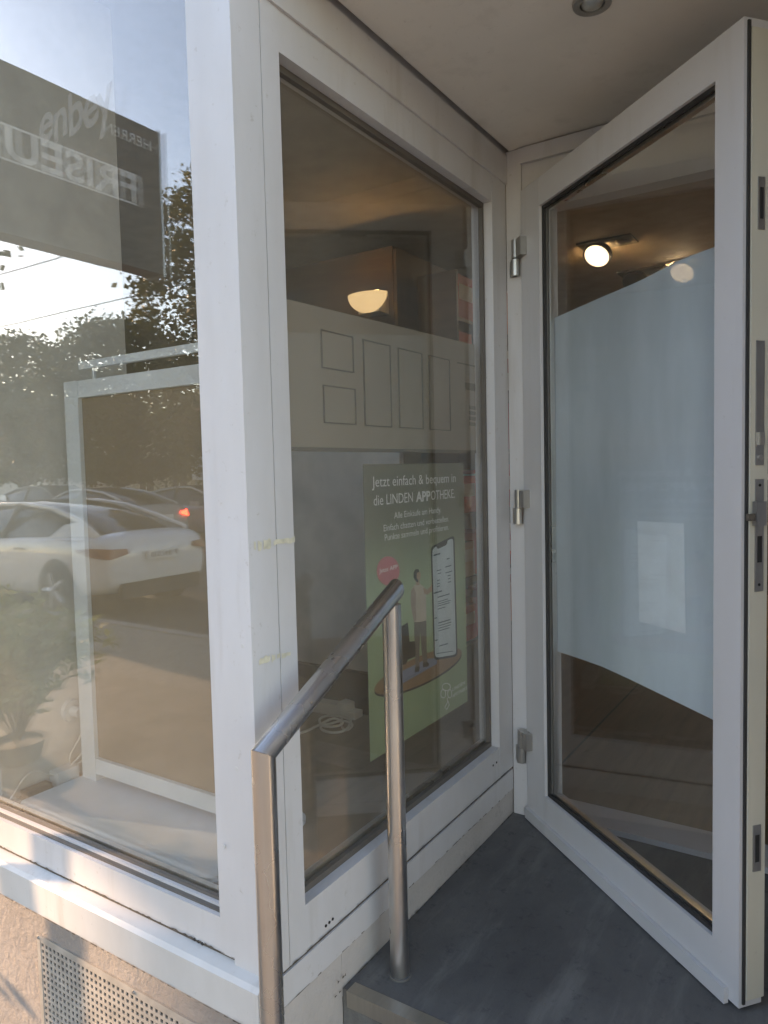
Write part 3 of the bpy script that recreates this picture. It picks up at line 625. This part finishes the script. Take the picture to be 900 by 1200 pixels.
for (x0_, x1_, y_, h_) in ((508, 516, 650, 2), (523.5, 527, 654.5, 1.4), (522, 529, 664, 1.2), (522, 530, 671, 1), (524.5, 528, 674.5, 1), (525, 528, 678, 1), (525, 528.5, 682, 1), (512, 517, 668.5, 1), (513, 517, 672, 1), (512.3, 515.5, 680, 1), (512.5, 515.5, 684, 1), (512.5, 515.5, 687, 1), (508.5, 518, 694.5, 1.6), (513, 527, 699.5, 1.2), (513, 525, 705, .9), (513, 528, 707.5, .9), (513, 527, 710, .9), (513, 522, 713.5, .9), (509.5, 512, 724, 1.2), (514, 528, 729.5, 1.3), (514, 529, 733, .9), (514, 528, 736, .9), (514, 527, 739, .9), (510, 513, 750, 1.3), (515, 525, 756.5, 1.2), (512, 531, 765.5, .8)):
    sl2 = -.30 if y_ < 760 else -.15; pp('phone_text_picture', [(x0_, y_), (x1_, y_+sl2*(x1_-x0_)), (x1_, y_+sl2*(x1_-x0_)+h_), (x0_, y_+h_)], 'pr_ink')
pp('badge', ell(455, 669, 13.2, 17, 0), 'pr_pink'); line('Jetzt APP', (444.5, 673), (466, 665), .011, 0, 'vinyl')
def strokes(name, loops, w, m):
    bm = bmesh.new()
    for lp in loops: tube(bm, [onp(*p, 0, LX) for p in lp], w, 4)
    return fin(name, bm, M[m], po)
strokes('logo', [[(523+5*math.cos(t*.7), 805+4.5*math.sin(t*.7)) for t in range(10)], [(519.5+3*math.cos(t*.7), 813+5*math.sin(t*.7)) for t in range(10)], [(527+2.6*math.cos(t*.7), 813+5*math.sin(t*.7)) for t in range(10)], [(524, 818), (524.5, 823), (521, 829), (523.5, 831.5), (526.5, 826), (525.2, 822)]], .0011, 'vinyl')
line('LINDEN', (530, 809), (545, 803), .011); line('APOTHEKE', (530, 816.5), (547.5, 809.5), .011)
set_base(po, (XP, (py0+py1)/2, pz0))

# lettering on the front pane
arc = [('e', 54, 165, 24, -8), ('n', 71, 161, 24, -9), ('b', 89, 154, 25, -10), ('e', 107, 147, 26, -12), ('y', 124, 138, 27, -14)]
vl = thing('window_lettering', 'faint white curved lettering stuck on the front window pane', 'lettering')
for ch, x, y, s_, rot in arc:
    me = text_mesh(ch, 1.0, 'CENTER', .02, .25); o_ = onp(x, y, 1, YG-.001); sc = .125
    cr, sr = math.cos(R(-rot*1.3)), math.sin(R(-rot*1.3))
    for k in me.vertices:
        a, b_ = k.co.x*sc, k.co.y*sc; k.co = Vector((o_.x+a*cr-b_*sr, YG-.0008, o_.z+a*sr+b_*cr))
    link('letter', me, M['vinylf'], vl)

# ------------------------------------------------------------------ shop interior things
cb = thing('tall_cabinet', 'tall dark wood cabinet with slim brass handles inside the shop', 'cabinet')
B('carcass', -3.2, -2.2, 3.53, 4.75, -.004, 2.40, 'wood', cb)
for y in (3.535, 4.145): B('cabinet_door', -2.199, -2.18, y, y+.6, .1, 2.38, 'wood', cb, bev=.003)
for y in (3.98, 4.09):
    bm = bmesh.new(); tube(bm, [(-2.165, y, 1.6), (-2.165, y, 2.24)], .007, 10); fin('handle', bm, M['brass'], cb, True)
    for z in (1.65, 2.19): B('handle_foot', -2.18, -2.165, y-.005, y+.005, z-.005, z+.005, 'brass', cb)
set_base(cb, (-2.7, 4.1, 0))
wl = thing('wall_lamp', 'glowing cream half bowl wall lamp on the side of the tall cabinet', 'lamp')
c = onp(432, 357, 1, 3.43); bm = bmesh.new(); n, mr = 24, 8; rows = []
for j in range(mr+1):
    ph = math.pi/2*j/mr; rows.append([bm.verts.new((.128*math.cos(ph)*math.cos(math.pi*k/n), -.085*math.cos(ph)*math.sin(math.pi*k/n), -.10*math.sin(ph))) for k in range(n+1)])
for q, w in zip(rows, rows[1:]):
    for k in range(n): bm.faces.new((q[k], q[k+1], w[k+1], w[k]))
bmesh.ops.remove_doubles(bm, verts=bm.verts, dist=.0005)
o = fin('bowl', bm, M['lampglow'], wl, True); o.modifiers.new('thickness', 'SOLIDIFY').thickness = .006
B('mount', -.07, .07, 0.001, .10, -.10, .02, 'socket', wl); wl.location = (c.x, 3.429, c.z+.055)
ll = bpy.data.lights.new('wall_lamp_light', 'POINT'); ll.energy = .2; ll.color = (1, .8, .5); ll.shadow_soft_size = .012; lo = bpy.data.objects.new('wall_lamp_light', ll); COL.objects.link(lo); lo.location = (c.x, 3.39, c.z+.02)
# product shelf with boxes
ps = thing('product_shelf', 'wooden product shelf full of red and orange boxes deep in the shop', 'shelf')
B('back', -2.15, -2.135, 3.74, 5.54, .0, 2.26, 'wood', ps)
for y in (3.72, 5.54): B('side', -2.15, -1.90, y, y+.02, -.004, 2.26, 'wood', ps)
lv = [.12, .50, .88, 1.26, 1.64, 2.0]
for z in lv: B('shelf_board', -2.134, -1.90, 3.741, 5.539, z-.02, z, 'wood', ps)
set_base(ps, (-2.05, 4.6, 0))
bc = [(.72, .07, .04), (.75, .24, .06), (.70, .52, .36), (.62, .06, .08), (.75, .72, .65)]; bn = ['red', 'orange', 'tan', 'crimson', 'white']
for k, cc in enumerate(bc): M['bx%d' % k] = plain('box_%s' % bn[k], cc, .5)
zn_ = ['bottom', 'second', 'third', 'fourth', 'fifth', 'top']
for i, z in enumerate(lv):
    y = 3.76; j = 0; OW = ['first', 'second', 'third', 'fourth', 'fifth', 'sixth', 'seventh', 'eighth', 'ninth', 'tenth']
    while y < 5.28 and j < 10:
        w = random.uniform(.16, .26); h = random.uniform(.2, .3); k = random.choice([0, 0, 1, 3, 2, 4])
        o = thing('product_box', '%s product box, %s from the cabinet end on the %s shelf board' % (bn[k], OW[j], zn_[i]), 'box', 'boxes on the product shelf'); j += 1
        B('carton', -2.12, -1.915, y, y+w, z+.001, z+h, 'bx%d' % k, o, bev=.004); B('front_label', -1.9145, -1.9135, y+.02, y+w-.02, z+h*.45, z+h*.8, 'bx%d' % (4 if k != 4 else 0), o)
        set_base(o, (-2.02, y+w/2, z)); y += w+random.uniform(.01, .05)
# counter deep in the shop
ct = thing('shop_counter', 'long dark wood counter with a pale top at the back of the shop', 'counter')
B('body', -1.3, -.2, 6.9, 7.5, .0045, .98, 'wood', ct); B('top', -1.35, -.15, 6.85, 7.55, .981, 1.02, 'inwall', ct, bev=.004); set_base(ct, (-.7, 7.2, 0))
# ceiling spots
def spot(px, label, sq=True, glow='spotglow', W=14):
    c = onp(*px, 2, 2.598); o = thing('ceiling_spot', label, 'ceiling spot', 'recessed ceiling spots inside the shop')
    if sq: B('frame_plate', -.11, .24, -.10, .10, -.012, 0, 'spotdark', o, bev=.002)
    tg = fin('trim_ring', ring_bm(.080, .094, .02, -.012), M['spotdark' if sq else 'socket'], o, True, ang=40); tg.rotation_euler = (R(-42), R(10), 0); tg.location = (0, -.005, -.072)
    bm = bmesh.new(); bmesh.ops.create_uvsphere(bm, u_segments=24, v_segments=12, radius=.082)
    for v in bm.verts: v.co.z = v.co.z*.10-.004
    lf = fin('lamp_face', bm, M[glow], o, True); lf.rotation_euler = (R(-42), R(10), 0); lf.location = (0, -.01, -.078)
    if sq:
        bm = bmesh.new(); bmesh.ops.create_uvsphere(bm, u_segments=16, v_segments=8, radius=.05)
        for v in bm.verts: v.co = (v.co.x+.165, v.co.y, v.co.z*.2-.014)
        fin('dark_lamp', bm, M['spotdark'], o, True)
    o.location = c
    l = bpy.data.lights.new('ceiling_spot_light', 'SPOT'); l.energy = W; l.color = (1, .82, .58); l.spot_size = R(110); l.spot_blend = .6; l.shadow_soft_size = .07
    x = bpy.data.objects.new('ceiling_spot_light', l); COL.objects.link(x); x.location = c+Vector((0, 0, -.06))
spot((700, 286), 'lit square recessed ceiling spot seen through the clear top of the door', True, 'spotglow', 32)
spot((744, 319), 'square ceiling spot just cut by the edge of the frosted film', True, 'spotdark', 2)
spot((800, 307), 'round lit ceiling spot shining through the frosted film', False, 'spotbright')
spot((500, 150), 'round ceiling spot above the tall cabinet', False) if False else None

# ------------------------------------------------------------------ street: projecting sign
sg = thing('hairdresser_sign', 'dark projecting box sign with white FRISEUR lettering on the facade', 'sign')
XS = -2.58; sy0, sy1, sz0, sz1 = -.165, YA-.13, 2.03, 2.642
B('box', XS-.10, XS, sy0, sy1, sz0, sz1, 'sign', sg, bev=.006)
B('rim', XS-.105, XS+.003, sy0-.012, sy0-.0005, sz0-.01, sz1+.01, 'spacer', sg)
for z in (2.12, 2.55): B('arm', XS-.06, XS-.04, sy1, YA+.03, z-.02, z+.02, 'lock', sg)
text_fit('lettering', 'FRISEUR', Vector((XS+.003, -.037, 2.302)), UY, UZ, .70, .108, 'signtext', sg, .022)
text_fit('lettering', 'HERREN', Vector((XS+.003, -.122, 2.545)), UY, UZ, .235, .042, 'signtext', sg)
for z in (2.290, 2.413): B('rule_line', XS+.0005, XS+.002, -.037, sy1-.05, z, z+.007, 'signtext', sg)
set_base(sg, (XS, YA, 2.3))
# planter with shrub
def leaves(bm, pts, size, up=.3, long=1.6, mi=None):
    for p in pts:
        a = Vector((random.gauss(0, 1), random.gauss(0, 1), random.gauss(0, .6)+up)).normalized(); b_ = a.cross(Vector((random.gauss(0, 1), random.gauss(0, 1), random.gauss(0, 1)))).normalized()
        s_ = size*random.uniform(.6, 1.3); l_ = s_*long
        bm.faces.new([bm.verts.new(p+a*t*l_+b_*w*s_) for t, w in ((0, 0), (.45, .42), (1, 0), (.45, -.42))])
pt = thing('potted_shrub', 'leafy green shrub growing from a low dark bowl on the pavement', 'shrub')
bm = bmesh.new(); n = 24; pr = [(.0, 0), (.12, 0), (.15, .10), (.155, .12), (.14, .12), (.135, .10), (0, .10)]; rows = [[bm.verts.new((r*math.cos(2*math.pi*k/n), r*math.sin(2*math.pi*k/n), z)) for k in range(n)] for r, z in pr]
for q, w in zip(rows, rows[1:]):
    for k in range(n): bm.faces.new((q[k], q[(k+1) % n], w[(k+1) % n], w[k]))
bmesh.ops.remove_doubles(bm, verts=bm.verts, dist=.0005); fin('pot', bm, M['pot'], pt, True, ang=40)
bm = bmesh.new(); bl = bmesh.new()
for k in range(46):
    t = random.uniform(0, 2*math.pi); o_ = random.uniform(.15, .62); top_ = random.uniform(.55, .95)-.25*o_; pts = []
    for j in range(9): f_ = j/8; pts.append(Vector((o_*f_*math.cos(t), o_*f_*math.sin(t), .09+(top_-.09)*math.sin(f_*math.pi*.62)/math.sin(math.pi*.62)+random.uniform(-.01, .01))))
    tube(bm, pts, .004, 5); 
    lp = []
    for j in range(2, 9): lp += [pts[j]+Vector((random.gauss(0, .025), random.gauss(0, .025), random.gauss(0, .02))) for _ in range(7)]
    leaves(bl, lp, .038, .2, 1.9)
fin('stems', bm, M['bark'], pt); fin('foliage', bl, M['leafs'], pt); pt.location = (-4.12, -.26, ZP)
# unseen pole, added for the shadow stripe it casts on the front
def pole(x, y, h, r, label):
    o = thing('shadow_pole', label, 'pole'); bm = bmesh.new(); tube(bm, [(0, 0, 0), (0, 0, h)], r, 20); fin('tube', bm, M['lock'], o, True, ang=50)
    bm = bmesh.new(); tube(bm, [(0, 0, h), (0, 0, h+.03)], [r*1.1, r*.3], 20); fin('cap', bm, M['rubber'], o, True); bm = bmesh.new(); tube(bm, [(0, 0, 0), (0, 0, .05)], [r*1.8, r*1.2], 20); fin('foot', bm, M['kerb'], o, True); o.location = (x, y, ZP)
tA = math.tan(R(SUN_AZ))
def along(xw, d): return (xw-d*math.cos(R(SUN_AZ)), YA-d*math.sin(R(SUN_AZ)))
x_, y_ = along(-1.645, 1.4); pole(x_, y_, 2.6, .024, 'slim grey steel pole, added out of view by the facade for its shadow stripe')

# trees
def tree(name, label, H, crown, rad, n, mt, seed, trunk=.14, zlo=None, dens=1.0):
    random.seed(seed); o = thing(name, label, 'tree', None); bm = bmesh.new()
    zc = crown[0]
    tube(bm, [(0, 0, 0), (.05, .03, zc*.5), (-.04, .05, zc), (.05, 0, (zc+H)/2), (0, 0, H*.92)], [trunk*1.3, trunk, trunk*.85, trunk*.5, .02], 10)
    cl = []
    for k in range(n):
        t = random.uniform(0, 2*math.pi); zz = random.random(); z = zc+(H-zc)*zz; rm = rad*math.sin(math.pi*min(1, .12+.85*zz))**.6; r_ = rm*math.sqrt(random.random())
        c_ = Vector((r_*math.cos(t), r_*math.sin(t), z)); cl.append(c_)
        if k % 6 == 0:
            zb = max(zc*.8, z-r_*.7-.3); tube(bm, [(0, 0, zb), (c_.x*.5, c_.y*.5, zb+(z-zb)*.6), tuple(c_)], [trunk*.35, trunk*.2, .008], 6)
    fin('trunk', bm, M['bark'], o, True)
    bl = bmesh.new()
    for c_ in cl: leaves(bl, [c_+Vector((random.gauss(0, .22), random.gauss(0, .22), random.gauss(0, .17))) for _ in range(int(34*dens))], .14, -.1, 1.2)
    f_ = fin('crown', bl, M[mt], o); return o
tr = tree('street_tree', 'street tree with a dense crown on the pavement edge shading the facade', 9.0, (4.1, 9.0), 2.35, 520, 'leaf', 3, .12, dens=1.5); x_, y_ = along(-.80, 12); tr.location = (x_, y_, ZP)
tr = tree('roadside_tree', 'tall golden green tree across the road behind the projecting sign', 10.8, (1.7, 10.8), 3.5, 600, 'leafg', 5, .18, dens=1.5); tr.location = (-15.6, -14.4, ZP)
tr = tree('roadside_tree', 'broad low tree across the road left of the tall golden one', 6.9, (1.6, 6.9), 3.9, 480, 'leaf', 9, .16, dens=1.5); tr.location = (-22, -14.6, ZP)
tr = tree('roadside_tree', 'rounded small tree across the road beside the white gabled house', 7.2, (1.6, 7.2), 3.7, 420, 'leaf', 12, .15, dens=1.4); tr.location = (-28.5, -14.8, ZP)
tr = tree('roadside_tree', 'bushy tree further along the far pavement by the parked silver car', 8.2, (1.7, 8.2), 3.4, 420, 'leafg', 15, .16, dens=1.4); tr.location = (-9.0, -15.0, ZP)
random.seed(21)

# houses across the street
def house(x, y, w, d, h, rh, wall, label, rz=0):
    o = thing('house', label, 'house'); B('wall', -w/2, w/2, -d/2, d/2, 0, h, wall, o)
    bm = bmesh.new(); e = .4; v = [bm.verts.new(p) for p in ((-w/2-e, d/2+e, h-.2), (w/2+e, d/2+e, h-.2), (w/2+e, 0, h+rh), (-w/2-e, 0, h+rh), (-w/2-e, -d/2-e, h-.2), (w/2+e, -d/2-e, h-.2))]
    for f in ((0, 1, 2, 3), (3, 2, 5, 4), (0, 3, 4), (1, 5, 2), (0, 4, 5, 1)): bm.faces.new([v[i] for i in f])
    rf = fin('roof', bm, M['roof'], o); B('chimney', w*.2, w*.2+.6, -.3, .3, h+rh*.5, h+rh+.8, 'roof', rf)
    nx_ = max(2, int(w/2.4))
    for j in range(int(h/2.8)):
        for k in range(nx_):
            x0_ = -w/2+w*(k+.5)/nx_; z0_ = 1.0+2.8*j; wn = B('window', x0_-.5, x0_+.5, d/2+.005, d/2+.03, z0_, z0_+1.4, 'winglass', o)
            B('sill', x0_-.6, x0_+.6, d/2+.006, d/2+.12, z0_-.1, z0_-.01, 'house1', wn); B('frame', x0_-.03, x0_+.03, d/2+.031, d/2+.05, z0_, z0_+1.4, 'house1', wn)
    B('door', -.5, .5, d/2+.031, d/2+.06, .02, .9, 'wood', o) if False else None
    o.location = (x, y, ZR-.03); o.rotation_euler = (0, 0, rz)
house(-40, -25, 8, 9, 4.4, 2.2, 'house1', 'white house with a red gabled roof across the road', R(90))
house(-58, -27, 14, 10, 5.5, 2.0, 'house2', 'long cream house with a red roof farthest along the road')
house(-25, -27, 12, 10, 4.2, 1.8, 'house2', 'cream house with a red roof behind the broad low tree')
house(-10, -28, 14, 10, 5.6, 2.2, 'house1', 'wide white house with a red roof behind the golden tree')
# white board among the trees
wb = thing('notice_board', 'tilted white notice board on two posts below the roadside trees', 'board')
B('board', -.75, .75, -.03, .03, 1.45, 2.25, 'paper', wb, bev=.01); B('picture', -.05, .6, .0305, .034, 1.55, 2.1, 'pr_blue', wb)
for x in (-.6, .6): B('leg', x-.03, x+.03, -.09, -.031, 0, 2.1, 'lock', wb)
wb.location = (-17.0, -13.6, ZP-.001); wb.rotation_euler = (0, 0, R(-60+90))

# ------------------------------------------------------------------ cars
def car(label, paint, lit=False, sx=1.0, sz=1.0, plate_text=None):
    o = thing('parked_car', label, 'car'); hwm = .925
    stn = [(-2.36, .44, .74, .66, .80), (-2.30, .33, .90, .80, .99), (-2.12, .26, .97, .885, 1.06), (-1.85, .23, .99, .915, 1.06), (-1.35, .2, 1.0, hwm, 1.03), (-.6, .18, .98, hwm, .99), (.2, .18, .95, hwm, .96), (1.0, .18, .92, .92, .95), (1.5, .2, .87, .91, .91), (1.95, .22, .78, .87, .82), (2.25, .27, .64, .78, .68), (2.36, .36, .52, .62, .56)]
    bm = bmesh.new(); rows = []
    for x, zb, zs, hw, zd in stn:
        half = [(0, zb), (hw*.86, zb), (hw*.97, zb+.10), (hw, (zb+zs)/2), (hw*.985, zs-.10), (hw*.94, zs), (hw*.80, zs+(zd-zs)*.6), (hw*.45, zd), (0, zd)]
        ring = [(x, y, z) for y, z in half] + [(x, -y, z) for y, z in half[-2:0:-1]]
        rows.append([bm.verts.new((a*sx, b_, c_*sz)) for a, b_, c_ in ring])
    n = len(rows[0])
    for q, w in zip(rows, rows[1:]):
        for k in range(n): bm.faces.new((q[k], q[(k+1) % n], w[(k+1) % n], w[k]))
    bm.faces.new(rows[0][::-1]); bm.faces.new(rows[-1])
    body = fin('body', bm, paint, o, True, ang=50); sbd = body.modifiers.new('smooth', 'SUBSURF'); sbd.levels = 2; sbd.render_levels = 2
    gh = [(-2.02, 1.04, .70, .70), (-1.55, 1.22, .78, .60), (-1.0, 1.36, .83, .575), (-.3, 1.435, .855, .58), (.3, 1.42, .85, .58), (.8, 1.27, .83, .62), (1.38, .95, .76, .74)]
    bm = bmesh.new(); rows = []
    for x, zt, hb, ht in gh:
        zb = .93; half = [(hb, zb), (ht+(hb-ht)*.45, zb+(zt-zb)*.62), (ht, zt-.03*(zt > 1.1)), (ht*.5, zt+.012), (0, zt+.018)]
        ring = [(x, y, z) for y, z in half] + [(x, -y, z) for y, z in half[-2::-1]]
        rows.append([bm.verts.new((a*sx, b_, c_*sz)) for a, b_, c_ in ring])
    n = len(rows[0])
    for q, w in zip(rows, rows[1:]):
        for k in range(n-1): bm.faces.new((q[k], q[k+1], w[k+1], w[k]))
    bm.faces.new(rows[0][::-1]); bm.faces.new(rows[-1]); fin('cabin_glass', bm, M['carg'], o, True, ang=60)
    for s_ in (-1, 1):
        bm = bmesh.new(); tube(bm, [(x*sx, s_*(ht+.012), (zt-.022)*sz) for x, zt, hb, ht in gh], [.05, .045, .034, .03, .03, .035, .04], 8); fin('roof_rail', bm, paint, o, True)
        prism('rear_quarter', [(x*sx, s_*y, z*sz) for x, y, z in ((-1.12, .862, .95), (-1.42, .74, 1.165), (-1.62, .70, 1.19), (-2.03, .715, 1.035), (-2.03, .73, .95))], (0, -s_*.05, 0), paint, o)
        bm = bmesh.new(); tube(bm, [(-.15*sx, s_*.87, .95*sz), (-.22*sx, s_*.62, 1.42*sz)], .025, 6); fin('door_pillar', bm, M['rubber'], o)
        for x in (-1.43, 1.45):
            bm = bmesh.new(); tube(bm, [(x*sx, s_*.70, .34), (x*sx, s_*.915, .34), (x*sx, s_*.928, .34)], [.40, .40, .36], 32); fin('wheel_arch', bm, M['rubber'], o, True, ang=40)
            bm = bmesh.new(); tube(bm, [(x*sx, s_*.72, .335), (x*sx, s_*.93, .335), (x*sx, s_*.942, .335)], [.335, .335, .30], 32); wl_ = fin('wheel', bm, M['tyre'], o, True, ang=40)
            bm = bmesh.new(); tube(bm, [(x*sx, s_*.90, .335), (x*sx, s_*.945, .335)], .24, 32)
            rm_ = fin('rim', bm, M['tyre'], wl_, True, ang=40); bm = bmesh.new()
            for k in range(5):
                t = 2*math.pi*k/5; tube(bm, [(x*sx, s_*.948, .335), (x*sx+.23*math.cos(t), s_*.946, .335+.23*math.sin(t))], [.05, .03], 6)
            fin('spokes', bm, M['rim'], wl_)
        bm = bmesh.new(); pts = [(-2.345, .52, .86), (-2.30, .72, .87), (-2.14, .885, .89), (-1.88, .917, .875), (-1.90, .925, .84), (-2.14, .905, .78), (-2.31, .76, .74), (-2.365, .52, .80)]
        prism('tail_light', [((x-.012)*sx, s_*(y+.006), z*sz) for x, y, z in pts], (-.02*sx, s_*.006, 0), 'redlit' if lit else 'lens', o)
        B('mirror', .75*sx, .95*sx, s_*.94, s_*1.08, .93*sz, 1.06*sz, paint, o, bev=.03); B('door_handle', -.75*sx, -.55*sx, s_*.912, s_*.935, .82*sz, .85*sz, 'rim', o, bev=.005)
    B('rear_diffuser', -2.375*sx, -2.28*sx, -.62, .62, .24, .43, 'rubber', o, bev=.02)
    npl = B('number_plate', -2.425*sx, -2.385*sx, -.26, .26, .70*sz, .81*sz, 'plateW', o, bev=.004)
    if plate_text: text_fit('lettering', plate_text, Vector((-2.426*sx, .21, .722*sz)), Vector((0, -1, 0)), UZ, .42, .068, 'black', npl, .01)
    return o
cw = car('white saloon car parked at the kerb with its rear towards the shop', M['carw'], plate_text='F RN 018'); cw.location = (-9.93, -4.235, ZR+.001); cw.rotation_euler = (0, 0, R(180))
c2 = car('dark car on the far side of the road behind the white saloon', M['card'], sz=1.04); c2.location = (-21.5, -11.6, ZR+.001)
c3 = car('silver car with lit red tail lights on the road behind the white saloon', M['cars'], True, sz=1.03); c3.location = (-15.9, -9.3, ZR+.001); c3.rotation_euler = (0, 0, R(180))
c4 = car('blue car parked on the far side of the road before the white gabled house', M['carb']); c4.location = (-29.5, -11.8, ZR+.001)
c5 = car('second silver car parked on the far side under the golden tree', M['cars']); c5.location = (-15.2, -12.0, ZR+.001)
# overhead wire
for y0_, z0_, lb in ((-6.0, 5.6, 'overhead wire above the near lane of the road'), (-9.5, 5.9, 'overhead wire above the far lane of the road')):
    cable('overhead_wire', [(-90+150*k/12, y0_, z0_-.5*math.sin(math.pi*k/12)) for k in range(13)], .011, lb, 'black')
